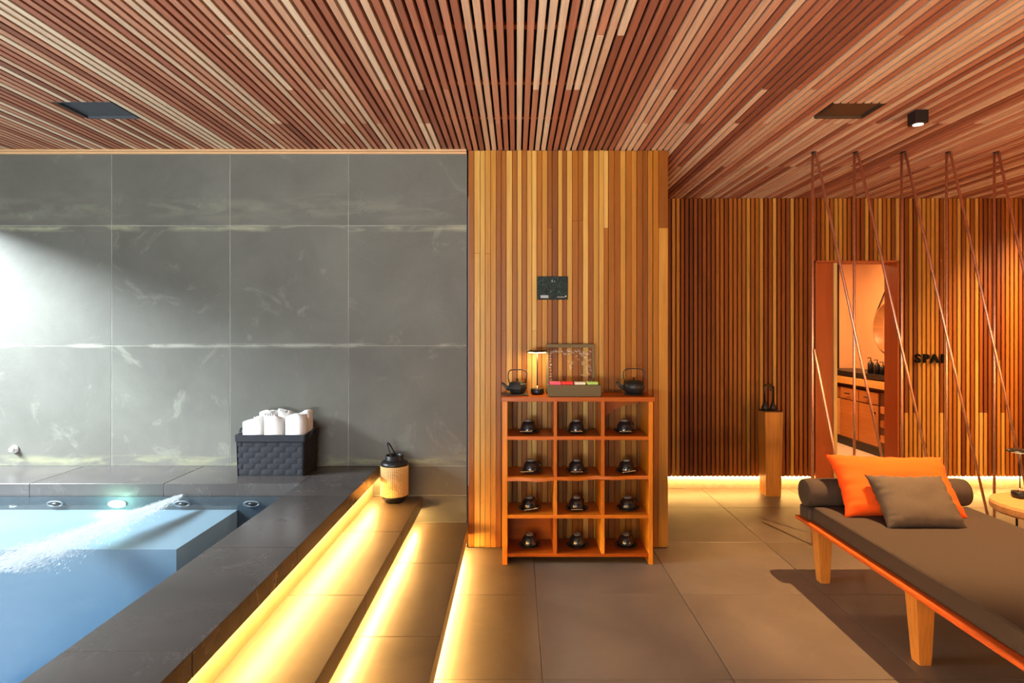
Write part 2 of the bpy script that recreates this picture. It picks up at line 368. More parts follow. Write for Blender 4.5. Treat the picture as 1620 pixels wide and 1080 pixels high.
# other walls
wr = struct('wall_right', MB().box(XR, XR+.1, YF, 5.6, 0, H+.03), PLAIN)
wlft = struct('wall_left', MB().box(XL-.15, XL, YF, 4.12, 0, .47).box(XL-.15, XL, YF, 4.12, 2.30, H+.03).box(XL-.15, XL, YF, -1.2, .47, 2.30), PLAIN)
for k_ in range(3):
    y0 = -1.2+k_*1.76; y1 = y0+1.74
    wn_ = struct('window_%d' % (k_+1), MB().box(XL-.10, XL-.04, y0, y0+.04, .47, 2.3).box(XL-.10, XL-.04, y1-.04, y1, .47, 2.3).box(XL-.10, XL-.04, y0+.04, y1-.04, .47, .51).box(XL-.10, XL-.04, y0+.04, y1-.04, 2.26, 2.3), BLACKM)
    obj('pane', MB().box(XL-.072, XL-.066, y0+.04, y1-.04, .51, 2.26), GLASS, wn_)
wf = struct('wall_front', MB().box(XL-.15, -3.6, YF-.1, YF, 0, H+.03).box(1.8, XR+.1, YF-.1, YF, 0, H+.03).box(-3.6, 1.8, YF-.1, YF, 2.5, H+.03), PLAIN)
for k_ in range(3):
    x0 = -3.6+1.8*k_; x1 = x0+1.8
    wn_ = struct('window_%d' % (k_+4), MB().box(x0, x0+.04, YF-.07, YF-.02, 0, 2.5).box(x1-.04, x1, YF-.07, YF-.02, 0, 2.5).box(x0+.04, x1-.04, YF-.07, YF-.02, 2.46, 2.5).box(x0+.04, x1-.04, YF-.07, YF-.02, 0, .05), BLACKM)
    obj('pane', MB().box(x0+.04, x1-.04, YF-.05, YF-.044, .05, 2.46), GLASS, wn_)

# ------------------------------------------------------------------ ceiling of slats
ceil = struct('ceiling', MB().box(XL-.15, XR+.1, YF-.1, 5.6, H+.045, H+.12), DARKGAP)
panels = [(-2.45, -2.15, 3.15, 3.395), (1.70, 1.975, 3.17, 3.395)]
pieces = []
pit = .0412; n = int((XR-XL)/pit)
for i in range(n):
    x0 = XL+.003+i*pit; x1 = x0+.0280
    yend = 3.999 if x0 < P1 else 5.46
    segs = [YF, .9]
    r = random.random()
    if x0 > -1.6 or r < .12:
        if r < .72: segs.append(random.choice([2.44, 2.99, 2.99, 3.48, 3.48]))
        if yend > 5 and random.random() < .4: segs.append(4.4)
    segs.append(yend)
    base = random.choice([.12, .25, .32, .4, .5, .6, .72, .8, .85, .92, .3, .45])
    for a, b in zip(segs[:-1], segs[1:]):
        t = base if random.random() < .35 else random.choice([.15, .28, .35, .45, .55, .68, .8, .9])
        cut = [(a, b)]
        for (px0, px1, py0, py1) in panels:
            if x1 > px0 and x0 < px1:
                nc = []
                for c0, c1 in cut:
                    if c0 < py0 < c1 or c0 < py1 < c1 or (c0 >= py0 and c1 <= py1):
                        if c0 < py0: nc.append((c0, py0))
                        if c1 > py1: nc.append((py1, c1))
                    else: nc.append((c0, c1))
                cut = nc
        tint = (t, random.random())
        for c0, c1 in cut: pieces.append((x0, x1, c0, c1, tint))
def vis_area(p):
    x0, x1, y0, y1, _ = p; y0 = max(y0, 2.176)
    if y1 <= y0: return 0
    tot = 0
    for s_ in range(12):
        ya = y0+(y1-y0)*s_/12; yb = y0+(y1-y0)*(s_+1)/12; ym = (ya+yb)/2
        if 0 < 817+F*((x0+x1)/2)/ym < 1620: tot += (x1-x0)*F/ym*((H-CZ)*F/ya-(H-CZ)*F/yb)
    return tot
for yb_ in (2.43, 2.985, 3.475): obj('batten', MB().box(XL, XR, yb_-.018, yb_+.018, H+.0305, H+.044, (.2,.2)), REDEDGE, ceil)
pieces.sort(key=vis_area, reverse=True)
for p in pieces[:300]:
    obj('slat', MB().box(p[0], p[1], p[2]+.0006, p[3]-.0006, H, H+.03, p[4], bev=.0012), CEDAR, ceil)
mb = MB()
for p in pieces[300:]: mb.box(p[0], p[1], p[2]+.0006, p[3]-.0006, H, H+.03, p[4])
o = obj('slats', mb, CEDAR, ceil); o['kind'] = 'stuff'
PANM = simple('dark_blue_grey_panel', (.045,.05,.06), .35)
PANB = simple('dark_brown_panel', (.055,.03,.018), .4)
for nm, (a, b, c, d), mt, lb in (('ceiling_panel', panels[0], PANM, 'dark blue-grey square panel sunk in the slatted ceiling above the pool'), ('ceiling_panel', panels[1], PANB, 'dark brown square panel sunk in the slatted ceiling near the black spotlight')):
    cx_, cy_ = (a+b)/2, (c+d)/2
    t = thing(nm, lb, 'ceiling panel', (cx_, cy_, H+.02))
    obj('cover', MB().box(a-cx_+.008, b-cx_-.008, c-cy_+.008, d-cy_-.008, -.008, 0, bev=.002), mt, t)
    fr = MB()
    for bx_ in ((a,b,c,c+.006),(a,b,d-.006,d),(a,a+.006,c+.006,d-.006),(b-.006,b,c+.006,d-.006)):
        fr.box(bx_[0]-cx_, bx_[1]-cx_, bx_[2]-cy_, bx_[3]-cy_, -.022, .002)
    obj('frame', fr, mt, t)
# spotlight
t = thing('ceiling_spotlight', 'black cube spotlight fixed to the slatted ceiling above the daybed', 'spotlight', (2.22, 3.285, H))
obj('housing', MB().box(-.036, .036, -.036, .036, -.072, -.001, bev=.002), BLACKM, t)
obj('lens', MB().lathe([(.026, -.0745), (.026, -.0725), (0, -.0725)], n=24), simple('spot_lens', (1,.9,.8), .3, emit=(1,.8,.6), estr=2), t)

# ------------------------------------------------------------------ pool, coping and steps
CX0, CX1, SX1, SX2 = -1.29, -.922, -.638, -.322
YB = 3.54
core = struct('pool_surround', MB().box(-1.28, -.967, YF, 4.0, 0, .474).box(XL, -1.29, YB+.01, 4.0, 0, .474), RISER)
core['label'] = 'raised dark surround of the pool'
cop = struct('pool_coping', MB().box(-1.285, CX1-.003, YF, 3.998, .474, .5475).box(XL, -1.285, YB+.003, 3.998, .474, .5475), GROUTL)
ys = [YF]+[1.69-.8*i for i in range(6, -1, -1)]+[2.50, 3.29, 3.999]
ys = [y for y in ys if y >= YF]; ys = sorted(set(round(y, 3) for y in ys))
for a, b in zip(ys[:-1], ys[1:]):
    if b-a < .05: continue
    obj('tile', MB().box(CX0, CX1, a+.0018, b-.0018, .473, .55, rt(), bev=.0015), COPTILE, cop)
for a, b in ((XL, -2.9), (-2.9, -2.1), (-2.1, CX0)):
    obj('tile', MB().box(a+.0018, b-.0018, YB, 3.999, .473, .55, rt(), bev=.0015), COPTILE, cop)
def step(name, xa, xb, xc, z0, z1, joints):
    c = struct(name, MB().box(xa, xc, YF, 3.999, 0, z1-.004).box(xc, xb-.006, YF, 3.998, z0+.002, z1-.003), GROUTD)
    for a, b in zip(joints[:-1], joints[1:]):
        obj('tile', MB().box(xa, xb, a+.0015, b-.0015, z0, z1, rt(), bev=.0015), COPTILE2, c)
    return c
COPTILE2 = stone('brown_grey_step_tile', (.075,.056,.042), (.125,.098,.075), (.17,.135,.105), (.30,.44), 1.4, .4, .1)
JY = [YF]+[2.51-.8*i for i in range(6, -1, -1)]+[3.30, 3.999]
step('pool_step', -.966, SX1, -.69, .262, .345, JY)
step('pool_step', -.69, SX2, -.375, .09, .17, JY)
# led strips tucked under each nosing
for nm, xa, z, lb in (('led_strip', -.948, .4715, 'glowing warm strip under the pool coping'), ('led_strip', -.672, .260, 'glowing warm strip under the nosing of the upper step'), ('led_strip', -.357, .088, 'glowing warm strip under the nosing of the lower step')):
    o = obj(nm, MB().box(xa-.007, xa+.007, YF+.05, 3.98, z-.006, z), LED); tag(o, lb, 'strip light')
for xa, xb, lb in ((P1+.02, DX0-.03, 'glowing warm strip under the rear slats left of the doorway'), (DX1+.03, XR-.02, 'glowing warm strip under the rear slats right of the doorway')):
    o = obj('led_strip', MB().box(xa, xb, 5.474, 5.490, .108, .1175), LEDR); tag(o, lb, 'strip light')
# pool basin
pb = MB().box(XL, -1.66, 2.90, YB+.01, -.6, .394)          # underwater ledge
struct('pool_ledge', pb, POOLP)
pf = MB().box(XL-.05, CX0+.01, YF, YB+.01, -.65, -.30).box(-1.66, CX0+.01, 2.98, YB, -.30, .16)
struct('pool_floor', pf, POOLP)
for bx_ in ((XL, CX0+.01, YB, YB+.02), (CX0, CX0+.02, YF, YB), (XL-.02, XL, YF, YB), (XL, CX0, YF, YF+.02)): struct('pool_wall', MB().box(*bx_, -.3, .472), POOLW)
wt = obj('pool_water', MB().box(XL+.001, CX0-.001, YF+.021, YB-.001, -.299, .485), WATER); tag(wt, 'clear blue water filling the raised pool', 'water', kind='stuff')
for xj, lb in ((-2.74, 'round pool jet nozzle left of the pool light'), (-1.985, 'round pool jet nozzle blowing a stream of bubbles'), (-1.572, 'round pool jet nozzle in the dark corner of the pool')):
    t = thing('pool_jet', lb, 'pool jet', (xj, YB, .432))
    ring = [(.045*math.cos(a*PI/12), -.012, .015*math.sin(a*PI/12)) for a in range(24)]
    obj('ring', MB().tube(ring, .005, 8, closed=True), simple('grey_plastic_ring', (.12,.15,.17), .4), t)
    obj('nozzle', MB().lathe([(.02, -.02), (.02, 0), (.034, 0)], axis='y', n=16, sy=.42), BLACKM, t)
t = thing('pool_lamp', 'glowing greenish underwater lamp on the pool wall', 'pool lamp', (-2.375, YB, .430))
obj('lens', MB().lathe([(0, -.012), (.03, -.010), (.040, -.004)], axis='y', n=24, sy=.36), simple('lamp_lens', (.8,1,.9), .4, emit=(.50,1,.78), estr=3.5), t)
obj('bezel', MB().tube([(.05*math.cos(a*PI/12), -.005, .018*math.sin(a*PI/12)) for a in range(24)], .005, 6, closed=True), WHITEP, t)
pl = bpy.data.lights.new('pool_lamp_glow', 'POINT'); pl.energy = 4; pl.color = (.45, 1, .75); pl.shadow_soft_size = .03
plo = bpy.data.objects.new('pool_lamp_glow', pl); COL.objects.link(plo); plo.location = (-2.375, YB-.06, .43)
# bubbles blown by the jet
FOAM, fnt, fb = new_mat('air_bubbles'); fb.inputs['Base Color'].default_value = (.9,.95,.97,1); fb.inputs['Roughness'].default_value = .5; fb.inputs['Alpha'].default_value = .5
mb = MB(); rb = random.Random(3)
for i in range(14000):
    d = rb.random()**.8; ln = d*1.12; wdt = .018+.27*d
    u = rb.gauss(0, .38); xx = -1.985-.06*ln/1.05-.12*d*d+u*wdt; yy = YB-.02-ln
    zz = .487+rb.uniform(-.006, .003)
    L = rb.uniform(.006, .034)*(1-.35*d); Wd = rb.uniform(.0004, .0012); an = rb.gauss(0, .16)+u*.28+.12
    dx, dy = math.sin(an)*L, -math.cos(an)*L; nx, ny = math.cos(an)*Wd, math.sin(an)*Wd
    mb.add([(xx-dx,yy-dy,zz),(xx+nx,yy+ny,zz),(xx+dx,yy+dy,zz),(xx-nx,yy-ny,zz),(xx,yy,zz+Wd),(xx,yy,zz-Wd)], [(0,1,4),(1,2,4),(2,3,4),(3,0,4),(1,0,5),(2,1,5),(3,2,5),(0,3,5)])
o = obj('bubble_stream', mb, FOAM, recalc=False); tag(o, 'white fan of bubbles streaming from the pool jet', 'bubbles', kind='stuff')
# white fitting on tiled wall
t = thing('wall_button', 'small round white fitting on the grey tiled wall above the pool', 'wall fitting', px(24, 710, 3.999))
obj('flange', MB().lathe([(.026, 0), (.026, -.008), (.019, -.012), (.017, -.026)], axis='y', n=24), WHITEP, t)
obj('cap', MB().lathe([(.018, -.026), (.016, -.034), (.0, -.037)], axis='y', n=24), WHITEP, t)

# ------------------------------------------------------------------ towel basket
bx0, bx1, by0, by1, bh = -.214, .214, -.13, .13, .257
bk = thing('towel_basket', 'charcoal woven felt basket holding rolled white towels on the pool coping', 'basket', (-1.543, 3.85, .551))
def basket_pt(side, u, v, off=0):       # tapers a little to the base
    s_ = .97+.03*v; z = v*bh
    if side == 0: return (bx0+(bx1-bx0)*u)*s_, by0*s_-off, z
    if side == 1: return bx1*s_+off, (by0+(by1-by0)*u)*s_, z
    if side == 2: return (bx1+(bx0-bx1)*u)*s_, by1*s_+off, z
    return bx0*s_-off, (by1+(by0-by1)*u)*s_, z
inner = MB()
for sd in range(4):
    p = [basket_pt(sd, 0, 0, -.004), basket_pt(sd, 1, 0, -.004), basket_pt(sd, 1, .97, -.004), basket_pt(sd, 0, .97, -.004)]
    q = [basket_pt(sd, 0, 0, -.009), basket_pt(sd, 1, 0, -.009), basket_pt(sd, 1, .97, -.009), basket_pt(sd, 0, .97, -.009)]
    inner.add(p+q, [(0,1,2,3),(7,6,5,4),(0,4,5,1),(2,6,7,3)])
inner.box(bx0*.95, bx1*.95, by0*.95, by1*.95, .0, .006)
obj('lining', inner, FELT, bk)
rows = 6
for sd, nc in ((0, 11), (1, 7), (2, 11), (3, 7)):
    mb = MB()
    for r_ in range(rows):
        v0 = .02+.82*r_/rows; v1 = .02+.82*(r_+1)/rows; st = (r_ % 2)
        c = -st
        while c < nc:
            a = max(0, c)/nc; b = min(nc, c+2)/nc
            if b > a:
                G = []; nu = 4
                for iv in range(4):
                    for iu in range(nu+1):
                        uu = a+(b-a)*iu/nu; vv = v0+(v1-v0)*iv/3
                        o_ = .0035*math.sin(PI*iu/nu)**.5*(1 if 0 < iv < 3 else .45)
                        G.append(basket_pt(sd, uu, vv, o_-.003))
                mb.add(G, [(iv*(nu+1)+iu, iv*(nu+1)+iu+1, (iv+1)*(nu+1)+iu+1, (iv+1)*(nu+1)+iu) for iv in range(3) for iu in range(nu)], smooth=False)
            c += 2
    obj('woven_side', mb, FELT, bk, recalc=False)
rim = MB()
for sd in range(4):
    V = []
    for iu in range(13):
        u = iu/12
        for (vv, of) in ((.84, .001), (.84, .006), (1.0 + (.02*math.sin(PI*u) if sd in (1,3) else 0), .006), (1.0+ (.02*math.sin(PI*u) if sd in (1,3) else 0), -.004), (.84, -.004)):
            V.append(basket_pt(sd, u, vv, of))
    rim.add(V, [(i*5+k, i*5+(k+1) % 5, (i+1)*5+(k+1) % 5, (i+1)*5+k) for i in range(12) for k in range(5)]+[(0,1,2,3,4), tuple(60+k for k in range(5))])
obj('rim', rim, FELT, bk)
for sd, sg in ((1, 1), (3, -1)):
    hp = []
    for i in range(13):
        a = PI*i/12; hp.append((sg*(.216+.020*math.sin(a)), -.055*math.cos(a), .22+.058*math.sin(a)))
    obj('handle', MB().tube(hp, .008, 8), FELT, bk)
def towel(sq, hgt, r, seed):
    mb = MB(); rg = random.Random(seed); nt_ = 150; turns = 5.2
    V = []; inner_ = []
    th = .0075
    for i in range(nt_+1):
        f_ = i/nt_; a = f_*turns*2*PI+seed; rr = min(r, .006+(r*1.22-.006)*f_)
        sx_ = 1.0; 
        x = rr*math.cos(a)*(1+.03*math.sin(3*a)); y = rr*math.sin(a)*sq
        bul = .004*math.sin(a*2+seed)+.004*math.sin(a+1.7*seed); tilt = .018*math.sin(seed*2.3)*x/r
        V += [(x, y, 0), (x*1.0, y*1.0, hgt+bul+tilt-.010*f_**3), (x*(1-th/rr), y*(1-th/rr), hgt+bul+tilt-.004-.010*f_**3), (x*(1-th/rr), y*(1-th/rr), 0)]
    mb.add(V, [(i*4+k, i*4+(k+1) % 4, (i+1)*4+(k+1) % 4, (i+1)*4+k) for i in range(nt_) for k in range(3)], smooth=True)
    return mb
tw = [(-1.678, 3.797, .340, .0675, 'leftmost front'), (-1.543, 3.797, .356, .067, 'middle front'), (-1.408, 3.797, .362, .067, 'right front'),
      (-1.632, 3.915, .372, .058, 'back left, seen behind the front rolls'), (-1.514, 3.918, .370, .056, 'back middle, seen behind the front rolls'), (-1.400, 3.912, .366, .057, 'back right, seen behind the front rolls')]
for i, (x, y, h_, r_, lb) in enumerate(tw):
    o = obj('rolled_towel', towel(.9, h_, r_, i*1.7+.5), TOWEL); o.location = (x, y, .562)
    tag(o, 'rolled white towel standing in the charcoal basket, '+lb, 'towel', 'rolled towels in the basket')

# ------------------------------------------------------------------ cane lantern on the step
ln = thing('cane_lantern', 'black and woven cane lantern with a loop handle standing on the upper step', 'lantern', (-.797, 3.885, .346))
R = .088
obj('base', MB().lathe([(0, 0), (.062, 0), (.064, .012), (.070, .014), (.086, .034), (.0885, .046), (.0, .046)], n=40), BLACKM, ln)
mb = MB()
for i in range(44):
    a = 2*PI*i/44; ca, sa = math.cos(a), math.sin(a); t_ = .0022; q = .0016
    V = []
    for z in (.045, .238):
        for (dr, dt) in ((-q, -t_), (q, -t_), (q, t_), (-q, t_)): V.append(((R+dr)*ca-dt*sa, (R+dr)*sa+dt*ca, z))
    mb.add(V, [(0,1,5,4),(1,2,6,5),(2,3,7,6),(3,0,4,7)])
for j in range(20):
    z = .050+j*.0097
    mb.lathe([(R-.0015, z-.0022), (R+.0022, z-.0022), (R+.0022, z+.0022), (R-.0015, z+.0022)], n=44, smooth=False)
obj('cane_mesh', mb, CANE, ln, recalc=False)
obj('liner', MB().lathe([(R-.010, .045), (R-.010, .238)], n=32), simple('lantern_liner', (.55,.36,.15), .7), ln)
obj('lid', MB().lathe([(0, .236), (.0895, .236), (.090, .248), (.083, .262), (.068, .270), (.058, .274), (.058, .300), (.053, .303), (.050, .300), (.050, .280), (0, .280)], n=40), BLACKM, ln)
hp = []
for i in range(21):
    a = PI*i/20; hp.append((-.004-.040*math.sin(a)*1.0, -.052*math.cos(a), .288+.092*math.sin(a)))
obj('handle', MB().tube(hp, .0045, 8), BLACKM, ln)

# ------------------------------------------------------------------ shelf unit
SY0, SY1 = 3.71, 3.985
sh = thing('shelf_unit', 'low orange wooden shelf unit with twelve square compartments against the slatted pier', 'shelf unit', (.385, 3.85, 0))
def L(x): return x-.385
def Ly(y): return y-3.85
xU = [(-.088, -.056), (.233, .254), (.529, .551), (.826, .853)]
zS = [(.048, .068), (.288, .310), (.525, .548), (.778, .801)]
obj('top', MB().box(L(-.095), L(.864), Ly(SY0-.006), Ly(SY1), 1.018, 1.046, rt(), bev=.002), SHELFW, sh)
for (a, b) in (xU[0], xU[3]):
    obj('side_panel', MB().box(L(a), L(b), Ly(SY0), Ly(SY1), 0, 1.018, rt(), bev=.0015), SHELFZ, sh)
zz = [(.068, .288), (.310, .525), (.548, .778), (.801, 1.018)]
for (a, b) in (xU[1], xU[2]):
    for (c, d) in zz: obj('divider', MB().box(L(a), L(b), Ly(SY0+.001), Ly(SY1), c, d, rt(), bev=.001), SHELFZ, sh)
for i, (c, d) in enumerate(zS):
    if i == 2:          # live edge: its front wanders
        n_ = 40; poly = [(L(xU[3][0]), Ly(SY1)), (L(xU[0][1]), Ly(SY1))]
        V = []; 
        for k in range(n_+1):
            f_ = k/n_; xx = L(xU[0][1])+(L(xU[3][0])-L(xU[0][1]))*f_
            yo = Ly(SY0)-.018*max(0, math.sin(f_*PI*1.7+.2))*.8+.012*noise.noise(Vector((f_*6, 0, 3)))+.012*f_
            zo = .010*(f_-.4)+.006*noise.noise(Vector((f_*7, 2, 5)))
            V += [(xx, yo, c+zo), (xx, yo+.002, d+zo-.002), (xx, yo+.01, d), (xx, Ly(SY1), d), (xx, Ly(SY1), c), (xx, yo+.012, c)]
        Fc = [(k*6+j, k*6+(j+1) % 6, (k+1)*6+(j+1) % 6, (k+1)*6+j) for k in range(n_) for j in range(6)]+[tuple(range(6)), tuple(n_*6+j for j in range(6))]
        o = obj('shelf', MB().add(V, Fc, (.6,.2)), SHELFW, sh); o['label'] = 'shelf with a wavy live edge'
    else:
        obj('shelf', MB().box(L(xU[0][1]), L(xU[3][0]), Ly(SY0+.001), Ly(SY1), c, d, rt(), bev=.001), SHELFW, sh)
o = obj('back_board', MB().box(L(xU[0][1]), L(xU[1][0]), Ly(SY1-.016), Ly(SY1), .068, .288, (.3,.3), bev=.001), SHELFW, sh); o['label'] = 'plain board closing the lowest left compartment'
arc = [(L(.551), 1.018), (L(.551), .805)]
for i in range(13):
    a = PI-PI/2*i/12; arc.append((L(.826-.02)+(.235)*math.cos(a)*1.0, .815+.160*math.sin(a)))
arc += [(L(.826), .975), (L(.826), 1.018)]
V = arc; cx_, cz_ = L(.56), 1.012
mb = MB(); nA = len(arc)
# fan-friendly curved brace: built as a strip between outer frame corner and the arc
strip = []
for i in range(13):
    a = PI-PI/2*i/12; ix, iz = L(.806)+.235*math.cos(a), .815+.155*math.sin(a)
    f_ = i/12
    ox, oz = (L(.551), .815+.203*min(1, f_*2)) if f_ < .5 else (L(.551)+(.275)*((f_-.5)*2), 1.018)
    for y in (Ly(SY1-.018), Ly(SY1)): strip += [(ix, y, iz), (ox, y, oz)]
mb.add(strip, [q for i in range(12) for q in ((4*i, 4*i+1, 4*i+5, 4*i+4), (4*i+2, 4*i+6, 4*i+7, 4*i+3), (4*i, 4*i+4, 4*i+6, 4*i+2))], (.35,.6))
o = obj('corner_brace', mb, SHELFW, sh); o['label'] = 'arched brown brace in the top right compartment'

# cups, saucers, spoons
def mk_saucer():
    return MB().lathe([(0, 0), (.036, 0), (.038, .003), (.060, .008), (.073, .015), (.073, .0175), (.058, .011), (.034, .0055), (0, .0055)], n=36)
def mk_cup():
    t = thing('tea_cup', '', 'cup')
    obj('bowl', MB().lathe([(.048, .0), (.051, .001), (.0515, .012), (.049, .032), (.042, .052), (.030, .064), (.022, .067), (0, .067)], n=36), BLACKC, t)
    obj('foot_ring', MB().lathe([(.0205, .066), (.0235, .066), (.0225, .0755), (.0205, .077), (.0185, .0755), (.0190, .066)], n=28), RIMC, t)
    hp = [(.045, 0, .056), (.056, 0, .057), (.066, 0, .048), (.068, 0, .034), (.062, 0, .020), (.049, 0, .014)]
    obj('handle', MB().tube(hp, .0042, 8), BLACKC, t)
    return t
def mk_spoon(bowl):
    mb = MB(); P = [(-.040, 0, .0), (-.01, 0, .001), (.025, 0, .002)]
    if bowl:
        mb.tube(P, [.0028, .0026, .003], 6); mb.lathe([(0, -.003), (.006, -.002), (.0095, .001), (.007, .003), (0, .002)], c=(.033, 0, .003), n=14, sx=1.35)
    else: mb.bbox(-.038, .038, -.0035, .0035, -.001, .002, .001)
    return mb
cols = [('left', 0), ('middle', 1), ('right', 2)]; rown = ['top row', 'second row', 'third row', 'bottom row']
cpx = [[835.7, 911.7, 988], [840, 911.7, 991], [837.5, 912, 992.6], [837.5, 912.7, 990]]
cz = [.801, .5485, .310, .068]
sp = {(0,0): 0, (0,1): 0, (0,2): 0, (1,0): 1, (1,1): 0, (1,2): 1, (2,0): 1, (2,1): 0}
sau_me = mesh_from('saucer', mk_saucer(), BLACKC); cup0 = mk_cup(); first = True
spm = [mesh_from('wooden_spoon', mk_spoon(b), SPOONW) for b in (0, 1)]
for r_ in range(4):
    for c_ in range(3):
        Y = 3.835 if r_ in (0, 3) else 3.82; X = (cpx[r_][c_]-817)*Y/F; z = cz[r_]+.0015
        where = '%s compartment of the %s' % (cols[c_][0], rown[r_])
        s_ = bpy.data.objects.new('saucer', sau_me); COL.objects.link(s_); s_.location = (X+.004, Y, z)
        tag(s_, 'black glazed saucer in the %s of the shelf unit' % where, 'saucer', 'saucers in the shelf unit')
        rz = random.uniform(.2, 1.2)
        cl = 'black tea cup upside down on its saucer, %s' % where
        if first: cup = cup0; cup.location = (X, Y, z+.008); cup.rotation_euler = (0, 0, rz); cup['label'] = cl; cup['group'] = 'upturned tea cups'; first = False
        else: cup = dup(cup0, (X, Y, z+.008), rz, cl, 'upturned tea cups')
        if (r_, c_) in sp:
            b = sp[(r_, c_)]
            o = bpy.data.objects.new('wooden_spoon', spm[b]); COL.objects.link(o)
            dx = {(0,0): -.016, (1,0): -.028, (1,2): .004, (2,0): .006}.get((r_, c_), -.004)
            o.location = (X+dx, Y-.0625, z+.0185); o.rotation_euler = (0, -.10 if b and (r_, c_) != (1,0) else 0, .06 if b else 0)
            tag(o, 'small pale wooden %s leaning on the saucer, %s' % ('spoon' if b else 'stirring stick', where), 'spoon', 'small wooden spoons on the saucers')

# ------------------------------------------------------------------ things on top of the shelf
TZ = 1.0465
def teapot(name, label, x, y, sc, tall, z):
    t = thing(name, label, 'teapot', (x, y, z))
    h_ = tall
    obj('body', MB().lathe([(0, 0), (.042*sc, 0), (.050*sc, .006), (.062*sc, h_*.45), (.064*sc, h_*.62), (.058*sc, h_*.88), (.050*sc, h_), (0, h_)], n=8 if tall < .072 else 16, smooth=tall >= .072, rot=PI/8), BLACKI, t)
    li = obj('lid', MB().lathe([(0, h_), (.044*sc, h_), (.046*sc, h_+.004), (.030*sc, h_+.009), (0, h_+.011)], n=24), BLACKI, t)
    obj('knob', MB().lathe([(.0045, h_+.009), (.004, h_+.017), (.010, h_+.022), (.009, h_+.028), (0, h_+.029)], n=16), BLACKI, li)
    obj('spout', MB().tube([(-.048*sc, 0, h_*.40), (-.072*sc, 0, h_*.58), (-.088*sc, 0, h_*.86), (-.100*sc, 0, h_*1.0)], [.017, .012, .008, .0065], 10), BLACKI, t)
    pts = [(-.052*sc, 0, h_*.95), (-.060*sc, 0, h_+.035), (-.058*sc, 0, h_+.066), (-.047*sc, 0, h_+.080), (-.02*sc, 0, h_+.085), (.025*sc, 0, h_+.085), (.050*sc, 0, h_+.079), (.062*sc, 0, h_+.064), (.060*sc, 0, h_+.035), (.050*sc, 0, h_*.95)]
    obj('handle', MB().tube(pts, .0036, 8), BLACKI, t)
    return t
o = obj('trivet', MB().bbox(-.088, .088, -.075, .075, 0, .008, .003, seg=2).box(-.07, -.05, -.06, .06, .0, .010).box(.05, .07, -.06, .06, 0, .010), simple('dark_trivet', (.06,.03,.015), .4)); o.location = (-.010, 3.85, TZ)
tag(o, 'thin dark tray under the left teapot', 'tray')
teapot('teapot', 'black cast iron teapot with faceted sides on the left end of the shelf unit', .006, 3.85, 1.0, .066, TZ+.0105)
o = obj('trivet', MB().lathe([(0, 0), (.066, 0), (.070, .004), (.066, .008), (0, .008)], n=32), BLACKI); o.location = (.763, 3.86, TZ)
tag(o, 'round black iron trivet under the right teapot', 'trivet')
teapot('teapot', 'rounder black cast iron teapot on the right end of the shelf unit', .763, 3.86, 1.14, .074, TZ+.0085)
LEDDIM = simple('dim_lamp_diffuser', (1,.9,.7), .5, emit=(1,.66,.30), estr=6)
def table_lamp(label, x, y, z, on=True):
    t = thing('table_lamp', label, 'lamp', (x, y, z))
    obj('base', MB().lathe([(0, 0), (.036, 0), (.043, .010), (.043, .034), (.040, .037), (0, .037)], n=36), BLACKM, t)
    obj('collar', MB().lathe([(.012, .0368), (.007, .047), (.0045, .056)], n=16), COPPER, t)
    obj('pole', MB().tube([(0, 0, .037), (0, 0, .278)], .0035, 10), BLACKM, t)
    s_ = obj('shade', MB().lathe([(.057, .2735), (.066, .274), (.066, .278), (.052, .287), (0, .289)], n=40), BLACKM, t)
    obj('diffuser', MB().lathe([(0, .272), (.057, .272), (.057, .275)], n=32), LEDW if on else LEDDIM, s_)
    return t
table_lamp('lit black disc-shade table lamp on the shelf unit beside the left teapot', .1365, 3.87, TZ)
# tea box and sachets
bx = thing('tea_box', 'olive brown wooden box of colourful tea sachets on the shelf unit', 'box', (.3655, 3.775, TZ))
obj('front', MB().box(-.166, .166, -.050, -.041, 0, .073, (.4,.3), bev=.002), GREYW, bx)
obj('back', MB().box(-.166, .166, .041, .050, 0, .073, (.4,.6), bev=.002), GREYW, bx)
for a in (-.166, .157): obj('end', MB().box(a, a+.009, -.041, .041, 0, .073, (.5,.5), bev=.001), GREYW, bx)
obj('bottom', MB().box(-.157, .157, -.041, .041, 0, .006), GREYW, bx)
for a in (-.080, -.002, .076): obj('partition', MB().box(a, a+.004, -.041, .041, .006, .066), GREYW, bx)
pk = [(-.118, (.85,.10,.20), 'pink'), (-.041, (.85,.03,.03), 'red'), (.037, (.80,.74,.55), 'cream'), (.117, (.45,.72,.16), 'pale green')]
for cx_, cc, nm in pk:
    m_ = simple('%s_paper' % nm.replace(' ', '_'), cc, .6)
    for q in range(4):
        mt = m_
        if nm == 'cream' and q == 3: mt = simple('blue_paper', (.05,.16,.28), .6)
        mb = MB(); w2 = .034; yy = -.030+.021*q
        mb.bbox(-w2, w2, -.0045, .0045, 0, .082, .002).bbox(-w2, w2, -.0052, .0052, .070, .075, .001)
        o = obj('tea_sachet', mb, mt); o.location = (.3655+cx_+random.uniform(-.002,.002), 3.775+yy, TZ+.0072); o.rotation_euler = (-.10+.03*q, 0, 0)
        col = 'blue' if (nm == 'cream' and q == 3) else nm
        lab = ('paper tea sachet standing in its compartment of the wooden tea box, %s' % col)
        tag(o, lab, 'tea sachet', '%s tea sachets in the box' % col)
